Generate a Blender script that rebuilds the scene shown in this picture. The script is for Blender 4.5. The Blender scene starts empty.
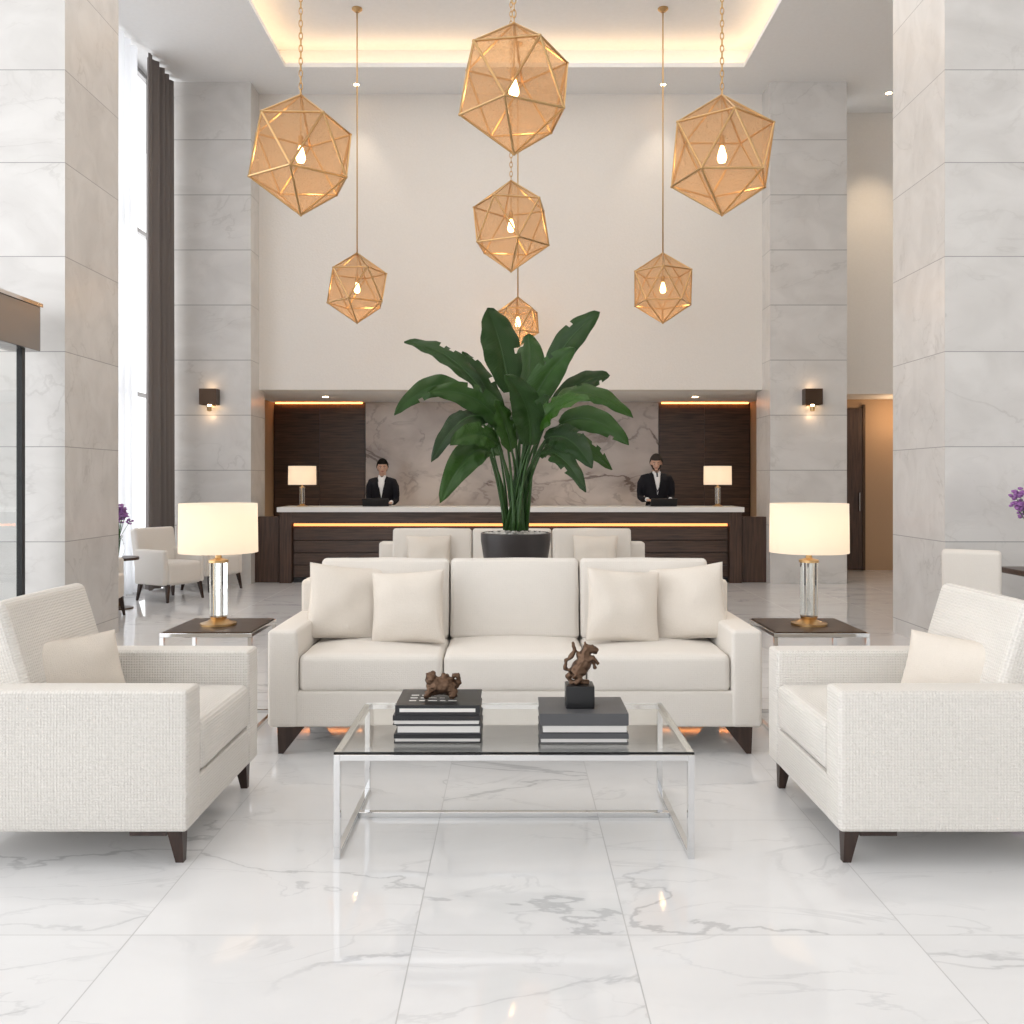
import bpy, bmesh, math, random
from mathutils import Vector, Matrix, noise
random.seed(7)
D=bpy.data; S=bpy.context.scene
COL=S.collection
# ------------------------------------------------------------------ materials
def newmat(name):
    m=D.materials.new(name); m.use_nodes=True
    nt=m.node_tree; b=nt.nodes['Principled BSDF']; return m,nt,b
def N(nt,t,**k):
    n=nt.nodes.new(t)
    for a,v in k.items(): setattr(n,a,v)
    return n
def pm(name,col,rough=0.5,metal=0,spec=None,emit=None,es=0,trans=0,ior=1.45,alpha=1,sheen=0,coat=0):
    m,nt,b=newmat(name)
    b.inputs['Base Color'].default_value=(*col,1); b.inputs['Roughness'].default_value=rough
    b.inputs['Metallic'].default_value=metal
    if spec is not None: b.inputs['Specular IOR Level'].default_value=spec
    if emit: b.inputs['Emission Color'].default_value=(*emit,1); b.inputs['Emission Strength'].default_value=es
    b.inputs['Transmission Weight'].default_value=trans; b.inputs['IOR'].default_value=ior
    b.inputs['Alpha'].default_value=alpha; b.inputs['Sheen Weight'].default_value=sheen
    b.inputs['Coat Weight'].default_value=coat
    nz=N(nt,'ShaderNodeTexNoise'); nz.inputs['Scale'].default_value=6
    mr=N(nt,'ShaderNodeMapRange'); mr.inputs[3].default_value=max(0,rough-0.02); mr.inputs[4].default_value=min(1,rough+0.03)
    if trans==0:
        nt.links.new(nz.outputs[0],mr.inputs[0]); nt.links.new(mr.outputs[0],b.inputs['Roughness'])
    return m
def marble(name,base,vein,scale=1.0,rough=0.1,strength=0.8,cloud=0.08,island=True,wid=0.03,lo=.42,hi=.65,spec=.5,halo=.25):
    m,nt,b=newmat(name); L=nt.links.new
    tc=N(nt,'ShaderNodeTexCoord'); vec=tc.outputs['Object']
    geo=N(nt,'ShaderNodeNewGeometry')
    if island:
        mu=N(nt,'ShaderNodeMath',operation='MULTIPLY'); mu.inputs[1].default_value=23.0
        L(geo.outputs['Random Per Island'],mu.inputs[0])
        ad=N(nt,'ShaderNodeVectorMath',operation='ADD'); L(vec,ad.inputs[0]); L(mu.outputs[0],ad.inputs[1]); vec=ad.outputs[0]
    rot=N(nt,'ShaderNodeMapping'); rot.inputs['Rotation'].default_value=(0.5,0.3,0.6); rot.inputs['Scale'].default_value=(0.7,1.5,1.1); L(vec,rot.inputs[0]); vec=rot.outputs[0]
    def vn(sc,w,dist,seed):
        mp=N(nt,'ShaderNodeMapping'); mp.inputs['Location'].default_value=(seed,seed*2,seed*.7); L(vec,mp.inputs[0])
        n=N(nt,'ShaderNodeTexNoise'); n.inputs['Scale'].default_value=sc*scale; n.inputs['Detail'].default_value=8; n.inputs['Roughness'].default_value=0.52
        n.inputs['Distortion'].default_value=dist; L(mp.outputs[0],n.inputs[0])
        s=N(nt,'ShaderNodeMath',operation='SUBTRACT'); s.inputs[1].default_value=0.5; L(n.outputs[0],s.inputs[0])
        a=N(nt,'ShaderNodeMath',operation='ABSOLUTE'); L(s.outputs[0],a.inputs[0])
        r=N(nt,'ShaderNodeMapRange',interpolation_type='SMOOTHSTEP'); r.inputs[1].default_value=0; r.inputs[2].default_value=w; r.inputs[3].default_value=1; r.inputs[4].default_value=0
        L(a.outputs[0],r.inputs[0])
        g=N(nt,'ShaderNodeTexNoise'); g.inputs['Scale'].default_value=sc*scale*1.3; L(mp.outputs[0],g.inputs[0])
        gr=N(nt,'ShaderNodeMapRange'); gr.inputs[1].default_value=lo; gr.inputs[2].default_value=hi; L(g.outputs[0],gr.inputs[0])
        p=N(nt,'ShaderNodeMath',operation='MULTIPLY'); L(r.outputs[0],p.inputs[0]); L(gr.outputs[0],p.inputs[1])
        return p.outputs[0]
    v1=vn(0.8,wid*.5,0.5,1.3); v2=vn(1.9,wid,0.9,7.1); v0=vn(0.8,wid*3,0.5,1.3)
    h=N(nt,'ShaderNodeMath',operation='MULTIPLY'); h.inputs[1].default_value=0.4; L(v2,h.inputs[0])
    h0=N(nt,'ShaderNodeMath',operation='MULTIPLY_ADD'); h0.inputs[1].default_value=halo; L(v0,h0.inputs[0]); L(h.outputs[0],h0.inputs[2])
    mx=N(nt,'ShaderNodeMath',operation='ADD'); L(v1,mx.inputs[0]); L(h0.outputs[0],mx.inputs[1]); mx.use_clamp=True
    st=N(nt,'ShaderNodeMath',operation='MULTIPLY'); st.inputs[1].default_value=strength; L(mx.outputs[0],st.inputs[0])
    cl=N(nt,'ShaderNodeTexNoise'); cl.inputs['Scale'].default_value=1.6*scale; cl.inputs['Detail'].default_value=6; cl.inputs['Distortion'].default_value=1.0; L(vec,cl.inputs[0])
    cr=N(nt,'ShaderNodeMapRange'); cr.inputs[1].default_value=0.35; cr.inputs[2].default_value=0.75; cr.inputs[3].default_value=0; cr.inputs[4].default_value=cloud; L(cl.outputs[0],cr.inputs[0])
    rr=N(nt,'ShaderNodeMath',operation='MULTIPLY'); rr.inputs[1].default_value=cloud*.35; L(geo.outputs['Random Per Island'],rr.inputs[0])
    f=N(nt,'ShaderNodeMath',operation='ADD'); L(st.outputs[0],f.inputs[0]); L(cr.outputs[0],f.inputs[1])
    f2=N(nt,'ShaderNodeMath',operation='ADD'); L(f.outputs[0],f2.inputs[0]); L(rr.outputs[0],f2.inputs[1]); f2.use_clamp=True
    mix=N(nt,'ShaderNodeMix',data_type='RGBA'); mix.inputs[6].default_value=(*base,1); mix.inputs[7].default_value=(*vein,1)
    L(f2.outputs[0],mix.inputs[0]); L(mix.outputs[2],b.inputs['Base Color'])
    b.inputs['Roughness'].default_value=rough; b.inputs['Specular IOR Level'].default_value=spec
    return m
def fabric(name,col,k=0.012,strength=0.35,var=0.05,sw=1.0,ns=220):
    m,nt,b=newmat(name); L=nt.links.new
    tc=N(nt,'ShaderNodeTexCoord'); sp=N(nt,'ShaderNodeSeparateXYZ'); L(tc.outputs['Object'],sp.inputs[0])
    outs=[]
    for i in range(3):
        mu=N(nt,'ShaderNodeMath',operation='MULTIPLY'); mu.inputs[1].default_value=2*math.pi/k; L(sp.outputs[i],mu.inputs[0])
        s=N(nt,'ShaderNodeMath',operation='SINE'); L(mu.outputs[0],s.inputs[0]); outs.append(s.outputs[0])
    a=N(nt,'ShaderNodeMath',operation='ADD'); L(outs[0],a.inputs[0]); L(outs[1],a.inputs[1])
    a2=N(nt,'ShaderNodeMath',operation='ADD'); L(a.outputs[0],a2.inputs[0]); L(outs[2],a2.inputs[1])
    a3=N(nt,'ShaderNodeMath',operation='MULTIPLY'); a3.inputs[1].default_value=sw; L(a2.outputs[0],a3.inputs[0])
    nz=N(nt,'ShaderNodeTexNoise'); nz.inputs['Scale'].default_value=ns; L(tc.outputs['Object'],nz.inputs[0])
    nm=N(nt,'ShaderNodeMath',operation='MULTIPLY_ADD'); nm.inputs[1].default_value=2.5; L(nz.outputs[0],nm.inputs[0]); L(a3.outputs[0],nm.inputs[2])
    bp=N(nt,'ShaderNodeBump'); bp.inputs['Strength'].default_value=strength; bp.inputs['Distance'].default_value=0.0025
    L(nm.outputs[0],bp.inputs['Height']); L(bp.outputs[0],b.inputs['Normal'])
    mr=N(nt,'ShaderNodeMapRange'); mr.inputs[1].default_value=-1.5; mr.inputs[2].default_value=3.5; mr.inputs[3].default_value=1-var*2; mr.inputs[4].default_value=1.0; L(nm.outputs[0],mr.inputs[0])
    mix=N(nt,'ShaderNodeMix',data_type='RGBA',blend_type='MULTIPLY'); mix.inputs[0].default_value=1; mix.inputs[6].default_value=(*col,1); L(mr.outputs[0],mix.inputs[7])
    L(mix.outputs[2],b.inputs['Base Color']); b.inputs['Roughness'].default_value=0.95; b.inputs['Specular IOR Level'].default_value=0.08
    b.inputs['Sheen Weight'].default_value=0.03
    return m
def wood(name,c1,c2,rough=0.4,axis='X',scale=1.0):
    m,nt,b=newmat(name); L=nt.links.new
    tc=N(nt,'ShaderNodeTexCoord'); mp=N(nt,'ShaderNodeMapping')
    sc={'X':(1.2,22,22),'Z':(22,22,1.2),'Y':(22,1.2,22)}[axis]
    mp.inputs['Scale'].default_value=tuple(s*scale for s in sc); L(tc.outputs['Object'],mp.inputs[0])
    n=N(nt,'ShaderNodeTexNoise'); n.inputs['Scale'].default_value=2; n.inputs['Detail'].default_value=6; n.inputs['Distortion'].default_value=0.6; L(mp.outputs[0],n.inputs[0])
    cr=N(nt,'ShaderNodeValToRGB'); cr.color_ramp.elements[0].position=0.3; cr.color_ramp.elements[1].position=0.7
    cr.color_ramp.elements[0].color=(*c1,1); cr.color_ramp.elements[1].color=(*c2,1); L(n.outputs[0],cr.inputs[0]); L(cr.outputs[0],b.inputs['Base Color'])
    b.inputs['Roughness'].default_value=rough
    return m
def plaster(name,col,sc=60,st=0.1,rough=0.8):
    m,nt,b=newmat(name); L=nt.links.new
    tc=N(nt,'ShaderNodeTexCoord'); n=N(nt,'ShaderNodeTexNoise'); n.inputs['Scale'].default_value=sc; n.inputs['Detail'].default_value=4; L(tc.outputs['Object'],n.inputs[0])
    bp=N(nt,'ShaderNodeBump'); bp.inputs['Strength'].default_value=st; bp.inputs['Distance'].default_value=0.01; L(n.outputs[0],bp.inputs['Height']); L(bp.outputs[0],b.inputs['Normal'])
    mr=N(nt,'ShaderNodeMapRange'); mr.inputs[3].default_value=0.96; mr.inputs[4].default_value=1.03; L(n.outputs[0],mr.inputs[0])
    mix=N(nt,'ShaderNodeMix',data_type='RGBA',blend_type='MULTIPLY'); mix.inputs[0].default_value=1; mix.inputs[6].default_value=(*col,1); L(mr.outputs[0],mix.inputs[7]); L(mix.outputs[2],b.inputs['Base Color'])
    b.inputs['Roughness'].default_value=rough
    return m
def sheer(name,col,transp,transl=0.5,emit=None,es=0,weave=None,tint=(1,1,1)):
    m,nt,b=newmat(name); L=nt.links.new; nt.nodes.remove(b); out=nt.nodes['Material Output']
    d=N(nt,'ShaderNodeBsdfDiffuse'); d.inputs[0].default_value=(*col,1)
    t=N(nt,'ShaderNodeBsdfTranslucent'); t.inputs[0].default_value=(*col,1)
    m1=N(nt,'ShaderNodeMixShader'); m1.inputs[0].default_value=transl; L(d.outputs[0],m1.inputs[1]); L(t.outputs[0],m1.inputs[2])
    last=m1.outputs[0]
    if emit:
        e=N(nt,'ShaderNodeEmission'); e.inputs[0].default_value=(*emit,1); e.inputs[1].default_value=es
        a=N(nt,'ShaderNodeAddShader'); L(last,a.inputs[0]); L(e.outputs[0],a.inputs[1]); last=a.outputs[0]
    tr=N(nt,'ShaderNodeBsdfTransparent'); tr.inputs[0].default_value=(*tint,1); m2=N(nt,'ShaderNodeMixShader'); m2.inputs[0].default_value=transp
    if weave:
        tc=N(nt,'ShaderNodeTexCoord'); nz=N(nt,'ShaderNodeTexNoise'); nz.inputs['Scale'].default_value=weave; L(tc.outputs['Object'],nz.inputs[0])
        mr=N(nt,'ShaderNodeMapRange'); mr.inputs[1].default_value=.35; mr.inputs[2].default_value=.65; mr.inputs[3].default_value=max(0,transp-.10); mr.inputs[4].default_value=min(1,transp+.10); L(nz.outputs[0],mr.inputs[0]); L(mr.outputs[0],m2.inputs[0])
    L(last,m2.inputs[1]); L(tr.outputs[0],m2.inputs[2]); L(m2.outputs[0],out.inputs[0])
    return m
def emis(name,col,s):
    m,nt,b=newmat(name); b.inputs['Base Color'].default_value=(*col,1)
    b.inputs['Emission Color'].default_value=(*col,1); b.inputs['Emission Strength'].default_value=s; return m

M_floor=marble('floor_marble',(0.80,0.80,0.803),(0.36,0.365,0.38),1.0,0.04,0.50,0.13,lo=.40,hi=.62,wid=.016,spec=.65,halo=.16)
M_grout=pm('floor_grout',(0.46,0.46,0.46),0.5)
M_wallst=marble('stone_panel',(0.71,0.695,0.675),(0.44,0.42,0.40),1.3,0.25,0.28,0.34,lo=.40,hi=.62,wid=.020,halo=.12)
M_wgrout=pm('panel_joint',(0.30,0.295,0.29),0.6)
M_bmarble=marble('feature_marble',(0.74,0.67,0.62),(0.22,0.17,0.15),0.9,0.15,0.75,0.42,island=False,wid=0.030,lo=.35,hi=.55)
M_cream=plaster('cream_wallcovering',(0.77,0.735,0.69),45,0.25)
M_warmwall=plaster('warm_wall',(0.47,0.32,0.20),40,0.1)
M_ceil=plaster('ceiling_paint',(0.82,0.82,0.815),20,0.03)
M_dwood=wood('dark_walnut',(0.034,0.018,0.012),(0.095,0.054,0.036),0.35,'X')
M_dwoodz=wood('dark_walnut_panel',(0.038,0.019,0.012),(0.095,0.051,0.034),0.4,'Z')
M_leg=wood('leg_wood',(0.02,0.010,0.007),(0.05,0.026,0.018),0.35,'Z')
M_sofa=fabric('sofa_linen',(0.82,0.775,0.715),0.011,0.38,0.08,.15,240)
M_arm=fabric('armchair_weave',(0.82,0.785,0.735),0.012,0.5,0.07,.8)
M_pil=fabric('pillow_linen',(0.80,0.735,0.655),0.008,0.4,0.08,.1,220)
M_chrome=pm('chrome',(0.72,0.72,0.72),0.07,1.0)
M_brush=pm('brushed_metal',(0.30,0.29,0.285),0.25,1.0)
M_gold=pm('brass',(0.56,0.37,0.18),0.28,1.0)
M_glass=pm('glass_clear',(0.97,0.99,0.985),0.0,0,trans=1,ior=1.45)
M_black=pm('black_lacquer',(0.012,0.012,0.013),0.3)
M_bronzed=pm('dark_bronze',(0.10,0.065,0.045),0.35,0.9)
M_bronze=pm('antique_bronze',(0.12,0.072,0.046),0.38,0.85)
M_pot=pm('planter_graphite',(0.045,0.04,0.04),0.35,0.4)
M_white=pm('white_solid_surface',(0.82,0.81,0.79),0.25)
M_page=pm('paper',(0.75,0.73,0.70),0.8)
M_greyb=pm('book_grey',(0.09,0.09,0.095),0.45)
M_blackb=pm('book_black',(0.018,0.018,0.02),0.35)
M_skin=pm('skin',(0.60,0.37,0.27),0.55); M_suit=pm('black_suit',(0.014,0.014,0.018),0.8,spec=.2)
M_hair=pm('dark_hair',(0.008,0.006,0.005),0.7,spec=.1); M_ghair=pm('greying_hair',(0.05,0.043,0.038),0.8,spec=.1)
M_shirt=pm('white_shirt',(0.82,0.82,0.82),0.7); M_tie=pm('dark_tie',(0.03,0.03,0.045),0.5); M_lip=pm('lips',(0.40,0.14,0.12),0.5)
M_eye=pm('eye_white',(0.8,0.8,0.8),0.2); M_iris=pm('iris',(0.03,0.018,0.012),0.2)
M_shade=sheer('lamp_shade_linen_glow',(0.76,0.69,0.60),0.0,0.5,(1.0,0.80,0.60),0.24)  # cloth emits warm light itself, standing in for bulb light shining through
M_amber=sheer('perforated_brass_mesh_glow',(0.50,0.33,0.19),0.60,0.4,(1.0,0.62,0.34),0.035,weave=150,tint=(.98,.88,.75))  # faint warm emission put into the panels, imitating glow from the bulb
M_bulb=emis('bulb_glow',(1.0,0.66,0.32),22)
M_cove=emis('cove_led_warm',(1.0,0.70,0.42),5.5)
M_desk_led=emis('desk_led_amber',(1.0,0.36,0.11),2.0)
M_al_led=emis('alcove_led_amber',(1.0,0.36,0.09),7)
M_spot=emis('downlight_lens',(1.0,0.86,0.65),8)
M_sheer=sheer('sheer_curtain',(0.88,0.90,0.93),0.10,0.58)
M_drape=pm('taupe_drape',(0.17,0.152,0.145),0.9)
M_flower=pm('purple_petals',(0.34,0.15,0.40),0.6); M_stem=pm('stem_green',(0.05,0.14,0.03),0.5)
M_peb=pm('white_pebbles',(0.62,0.60,0.56),0.7)
def leafmat():
    m,nt,b=newmat('banana_leaf_green'); L=nt.links.new
    uv=N(nt,'ShaderNodeUVMap'); uv.uv_map='UVMap'
    mp=N(nt,'ShaderNodeMapping'); L(uv.outputs[0],mp.inputs[0])
    w=N(nt,'ShaderNodeTexWave'); w.inputs['Scale'].default_value=9; w.inputs['Distortion'].default_value=0.6; w.bands_direction='X'; L(mp.outputs[0],w.inputs[0])
    bp=N(nt,'ShaderNodeBump'); bp.inputs['Strength'].default_value=0.4; bp.inputs['Distance'].default_value=0.01; L(w.outputs[1],bp.inputs['Height']); L(bp.outputs[0],b.inputs['Normal'])
    geo=N(nt,'ShaderNodeNewGeometry')
    cr=N(nt,'ShaderNodeValToRGB'); cr.color_ramp.elements[0].color=(0.005,0.022,0.004,1); cr.color_ramp.elements[1].color=(0.034,0.10,0.010,1)
    L(geo.outputs['Random Per Island'],cr.inputs[0])
    mx=N(nt,'ShaderNodeMix',data_type='RGBA'); mx.inputs[7].default_value=(0.03,0.085,0.012,1); L(cr.outputs[0],mx.inputs[6])
    ml=N(nt,'ShaderNodeMath',operation='MULTIPLY'); ml.inputs[1].default_value=.35; L(w.outputs[1],ml.inputs[0]); L(ml.outputs[0],mx.inputs[0])
    L(mx.outputs[2],b.inputs['Base Color']); b.inputs['Roughness'].default_value=0.33; b.inputs['Specular IOR Level'].default_value=.35
    return m
M_leaf=leafmat(); M_rib=pm('leaf_rib',(0.030,0.08,0.018),0.4)
# ------------------------------------------------------------------ helpers
def obj(name,me,mat=None,parent=None,loc=(0,0,0),rot=(0,0,0),smooth=False):
    o=D.objects.new(name,me); COL.objects.link(o); o.location=loc; o.rotation_euler=rot
    if mat: 
        if not isinstance(mat,(list,tuple)): mat=[mat]
        for x in mat: me.materials.append(x)
    if parent: o.parent=parent
    if smooth:
        for p in me.polygons: p.use_smooth=True
    return o
def grp(name,loc=(0,0,0),rz=0):
    e=D.objects.new(name,None); COL.objects.link(e); e.location=loc; e.rotation_euler=(0,0,rz); e.empty_display_size=0.1; return e
def bm2(name,bm,mat,parent=None,loc=(0,0,0),rot=(0,0,0),smooth=False):
    me=D.meshes.new(name); bmesh.ops.recalc_face_normals(bm,faces=bm.faces); bm.to_mesh(me); bm.free(); return obj(name,me,mat,parent,loc,rot,smooth)
def box(name,lo,hi,mat,parent=None,bev=0.0,rot=(0,0,0)):
    lo=Vector(lo);hi=Vector(hi); c=(lo+hi)/2; s=hi-lo
    bm=bmesh.new(); bmesh.ops.create_cube(bm,size=1); bmesh.ops.scale(bm,vec=s,verts=bm.verts)
    if bev: bmesh.ops.bevel(bm,geom=bm.edges[:],offset=bev,segments=2,affect='EDGES',profile=.7)
    return bm2(name,bm,mat,parent,c,rot)
def rbox(name,size,r,loc,mat,parent=None,crown=(0,0,0),rot=(0,0,0),n=6,wob=0.0):
    h=[s/2 for s in size]; r=min(r,min(h)*0.95)
    def coords(hh):
        T=[math.tan(math.radians(a)) for a in (45,30,15,0)]
        a=[-(hh-r)-r*t for t in T]; inner=hh-r
        mid=[-inner+2*inner*i/n for i in range(1,n)] 
        return a+mid+[-x for x in reversed(a)]
    C=[coords(x) for x in h]; bm=bmesh.new()
    for ax in range(3):
        u,v=[(1,2),(2,0),(0,1)][ax]
        for sg in (-1,1):
            g=[[None]*len(C[v]) for _ in C[u]]
            for i,a in enumerate(C[u]):
                for j,b in enumerate(C[v]):
                    p=[0,0,0]; p[ax]=sg*h[ax]; p[u]=a; p[v]=b
                    g[i][j]=bm.verts.new(p)
            for i in range(len(C[u])-1):
                for j in range(len(C[v])-1):
                    f=[g[i][j],g[i+1][j],g[i+1][j+1],g[i][j+1]]
                    if sg<0: f.reverse()
                    bm.faces.new(f)
    bmesh.ops.remove_doubles(bm,verts=bm.verts,dist=1e-6)
    for vt in bm.verts:
        p=vt.co.copy(); U=[p[i]/h[i] for i in range(3)]
        inn=Vector([max(-(h[i]-r),min(h[i]-r,p[i])) for i in range(3)]); d=p-inn
        q=inn+d.normalized()*r if d.length>0 else p
        for i in range(3):
            j,k=[(1,2),(2,0),(0,1)][i]
            q[i]+=crown[i]*U[i]*(1-U[j]**2)*(1-U[k]**2)
        if wob:
            nz=noise.noise(Vector(q)*5+Vector(loc)*3); q+=q.normalized()*nz*wob
        vt.co=q
    return bm2(name,bm,mat,parent,loc,rot,True)
def tube_bm(bm,pts,rad,seg=8,closed=False,cap=True,flat=1.0):
    pts=[Vector(p) for p in pts]; n=len(pts)
    if not isinstance(rad,(list,tuple)): rad=[rad]*n
    rings=[]; up=None
    for i in range(n):
        if closed: t=(pts[(i+1)%n]-pts[i-1])
        else: t=pts[min(i+1,n-1)]-pts[max(i-1,0)]
        if t.length<1e-9: t=Vector((0,0,1))
        t.normalize()
        if up is None:
            up=Vector((0,0,1)) if abs(t.z)<0.9 else Vector((1,0,0))
        up=(up-t*up.dot(t)); 
        if up.length<1e-6: up=t.orthogonal()
        up.normalize(); s=t.cross(up)
        rings.append([bm.verts.new(pts[i]+(up*math.cos(a)+s*math.sin(a)*flat)*rad[i]) for a in [2*math.pi*k/seg for k in range(seg)]])
    m=n if closed else n-1
    for i in range(m):
        A=rings[i];B=rings[(i+1)%n]
        for k in range(seg): bm.faces.new([A[k],A[(k+1)%seg],B[(k+1)%seg],B[k]])
    if cap and not closed:
        bm.faces.new(rings[0][::-1]); bm.faces.new(rings[-1])
def tube(name,pts,rad,mat,parent=None,seg=8,closed=False,loc=(0,0,0)):
    bm=bmesh.new(); tube_bm(bm,pts,rad,seg,closed); return bm2(name,bm,mat,parent,loc,(0,0,0),True)
def lathe(name,prof,mat,parent=None,loc=(0,0,0),seg=40,smooth=True):
    bm=bmesh.new(); R=[]
    for (r,z) in prof:
        R.append([bm.verts.new((r*math.cos(2*math.pi*k/seg),r*math.sin(2*math.pi*k/seg),z)) for k in range(seg)])
    for i in range(len(R)-1):
        for k in range(seg): bm.faces.new([R[i][k],R[i][(k+1)%seg],R[i+1][(k+1)%seg],R[i+1][k]])
    if prof[0][0]>0: bm.faces.new(R[0][::-1])
    if prof[-1][0]>0: bm.faces.new(R[-1])
    o=bm2(name,bm,mat,parent,loc,(0,0,0),False)
    if smooth:
        for p in o.data.polygons: p.use_smooth= len(p.vertices)==4
        md=o.modifiers.new('e','EDGE_SPLIT'); md.split_angle=math.radians(35)
    return o
def gridpanel(bm,origin,U,V,us,vs,g,mi_tile=0,mi_g=1):
    O=Vector(origin);U=Vector(U);V=Vector(V)
    def cells(c):
        out=[]
        for i in range(len(c)-1):
            a=c[i]+(g/2 if i>0 else 0); b=c[i+1]-(g/2 if i<len(c)-2 else 0); out.append((a,b,0))
            if i<len(c)-2: out.append((b,c[i+1]+g/2,1))
        return out
    for (a,b,gu) in cells(us):
        for (c,d,gv) in cells(vs):
            f=bm.faces.new([bm.verts.new(O+U*x+V*y) for x,y in ((a,c),(b,c),(b,d),(a,d))])
            f.material_index=mi_g if (gu or gv) else mi_tile
def finish_panel(name,bm,mats):
    me=D.meshes.new(name); bm.to_mesh(me); bm.free(); return obj(name,me,mats)
def area(name,loc,rot,size,power,col,sy=None,parent=None):
    l=D.lights.new(name,'AREA'); l.size=size; l.energy=power; l.color=col
    if sy: l.shape='RECTANGLE'; l.size_y=sy
    o=D.objects.new(name,l); COL.objects.link(o); o.location=loc; o.rotation_euler=rot; o.parent=parent; return o
def point(name,loc,power,col,r=0.05,parent=None):
    l=D.lights.new(name,'POINT'); l.energy=power; l.color=col; l.shadow_soft_size=r
    o=D.objects.new(name,l); COL.objects.link(o); o.location=loc; o.parent=parent; return o
def spot(name,loc,power,col,ang=80,rot=(0,0,0),parent=None):
    l=D.lights.new(name,'SPOT'); l.energy=power; l.color=col; l.spot_size=math.radians(ang); l.spot_blend=0.8; l.shadow_soft_size=0.06
    o=D.objects.new(name,l); COL.objects.link(o); o.location=loc; o.rotation_euler=rot; o.parent=parent; return o
# ------------------------------------------------------------------ floor
H=7.0
bm=bmesh.new()
xs=[-8]+[-.31-.9*k for k in range(8,-1,-1)]+[.37+.9*k for k in range(0,9)]+[8]
ys=[-8]+[2.868+.97*k for k in range(-11,14)]+[16.8]
gridpanel(bm,(0,0,0),(1,0,0),(0,1,0),xs,ys,0.004)
finish_panel('floor',bm,[M_floor,M_grout])
# ------------------------------------------------------------------ pillars
def pillar(name,x0,x1,y0,y1,seams,g=0.007,h=H):
    bm=bmesh.new(); zs=[0]+seams+[h]
    gridpanel(bm,(0,y0,0),(1,0,0),(0,0,1),[x0,x1],zs,g)
    gridpanel(bm,(0,y1,0),(1,0,0),(0,0,1),[x0,x1],zs,g)
    gridpanel(bm,(x0,0,0),(0,1,0),(0,0,1),[y0,y1],zs,g)
    gridpanel(bm,(x1,0,0),(0,1,0),(0,0,1),[y0,y1],zs,g)
    return finish_panel(name,bm,[M_wallst,M_wgrout])
sb=[0.14,0.93,1.73,2.53,3.33,4.12,4.9,5.7,6.5]
pillar('stone_pillar',-5.3,-3.76,7.57,8.6,sb)
pillar('stone_pillar',3.64,5.6,7.57,8.6,sb)
sc=[z for z in [0.05+.768*k for k in range(1,9)]]
pillar('stone_column',-4.72,-3.64,12.55,13.25,sc,0.010)
pillar('stone_column',3.60,4.67,12.55,13.25,sc,0.010)
# ------------------------------------------------------------------ back walls
box('wall_upper_back',(-3.64,12.95,2.75),(3.60,13.2,H),M_cream)
box('ceiling_alcove',(-4.3,13.2,2.75),(4.3,15.3,2.9),M_ceil)
box('wall_alcove_back',(-4.3,15.12,0),(4.3,15.3,2.75),M_dwoodz)
wp=grp('wall_panelling',(0,0,0))
for sx in (-1,1):
    for k in range(2):
        a=2.46+0.76*k
        box('walnut_panel_%d'%k,(min(sx*a,sx*(a+.757)),15.06,0.0),(max(sx*a,sx*(a+.757)),15.12,2.66),M_dwood,wp,0.003)
box('wall_feature_marble',(-2.44,15.0,0),(2.44,15.12,2.745),M_bmarble)
box('wall_alcove_left',(-4.3,13.25,0),(-4.0,15.12,2.75),M_warmwall)
box('wall_alcove_right',(4.0,13.25,0),(4.3,15.12,2.75),M_warmwall)
al=grp('alcove_cove_light')
for sx in (-1,1):
    box('led_strip_%d'%sx,(min(sx*2.5,sx*3.95),15.03,2.725),(max(sx*2.5,sx*3.95),15.055,2.745),M_al_led,al)
box('wall_upper_right',(4.67,13.6,2.75),(7.2,13.8,H),M_cream)
box('wall_corridor_back',(4.3,14.5,0),(7.2,14.7,2.75),M_warmwall)
box('ceiling_corridor',(4.3,13.8,2.75),(7.2,14.7,2.85),M_ceil)
dr=grp('door_1',(5.5,14.46,0))
box('leaf',(-.16,-.01,0.01),(.13,.03,2.6),M_dwoodz,dr,.004); box('jamb',(.13,-.02,0),(.17,.035,2.66),M_bronzed,dr); box('handle',(.06,-.05,.95),(.08,-.012,1.25),M_brush,dr,.004)
point('corridor_light',(6.1,14.0,2.4),11,(1,.66,.38),.1)
box('wall_right',(7.2,-8,0),(7.4,14.7,H),M_cream)
# left window wall
box('wall_left_spandrel',(-5.15,8.6,0),(-4.93,12.55,0.12),M_ceil)
win=grp('window_1')
for k,y in enumerate([8.62,9.9,11.2,12.5]): box('mullion_%d'%k,(-5.07,y-.03,.12),(-4.99,y+.03,H),M_brush,win)
for k,z in enumerate([.15,2.6,4.8,6.95]): box('transom_%d'%k,(-5.06,8.6,z-.03),(-5.0,12.55,z+.03),M_brush,win)
def curtain(name,x,y0,y1,amp,wl,mat,z0=0.02,z1=6.97):
    bm=bmesh.new(); n=int((y1-y0)/wl*10); a=[];b=[];c=[]
    for i in range(n+1):
        y=y0+(y1-y0)*i/n; ph=2*math.pi*(y-y0)/wl; w=amp*(math.sin(ph)+.35*math.sin(2.3*ph+1))
        a.append(bm.verts.new((x+w*1.1,y,z0))); c.append(bm.verts.new((x+w*.9,y+.01*math.sin(ph*1.7),(z0+z1)/2))); b.append(bm.verts.new((x+w*.75,y,z1)))
    for i in range(n):
        bm.faces.new([a[i],a[i+1],c[i+1],c[i]]); bm.faces.new([c[i],c[i+1],b[i+1],b[i]])
    me=D.meshes.new(name); bm.to_mesh(me); bm.free(); return obj(name,me,mat,None,smooth=True)
curtain('sheer_curtain',-4.81,8.7,11.56,.042,.21,M_sheer)
curtain('drape_curtain',-4.71,11.62,12.46,.06,.2,M_drape)
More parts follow.
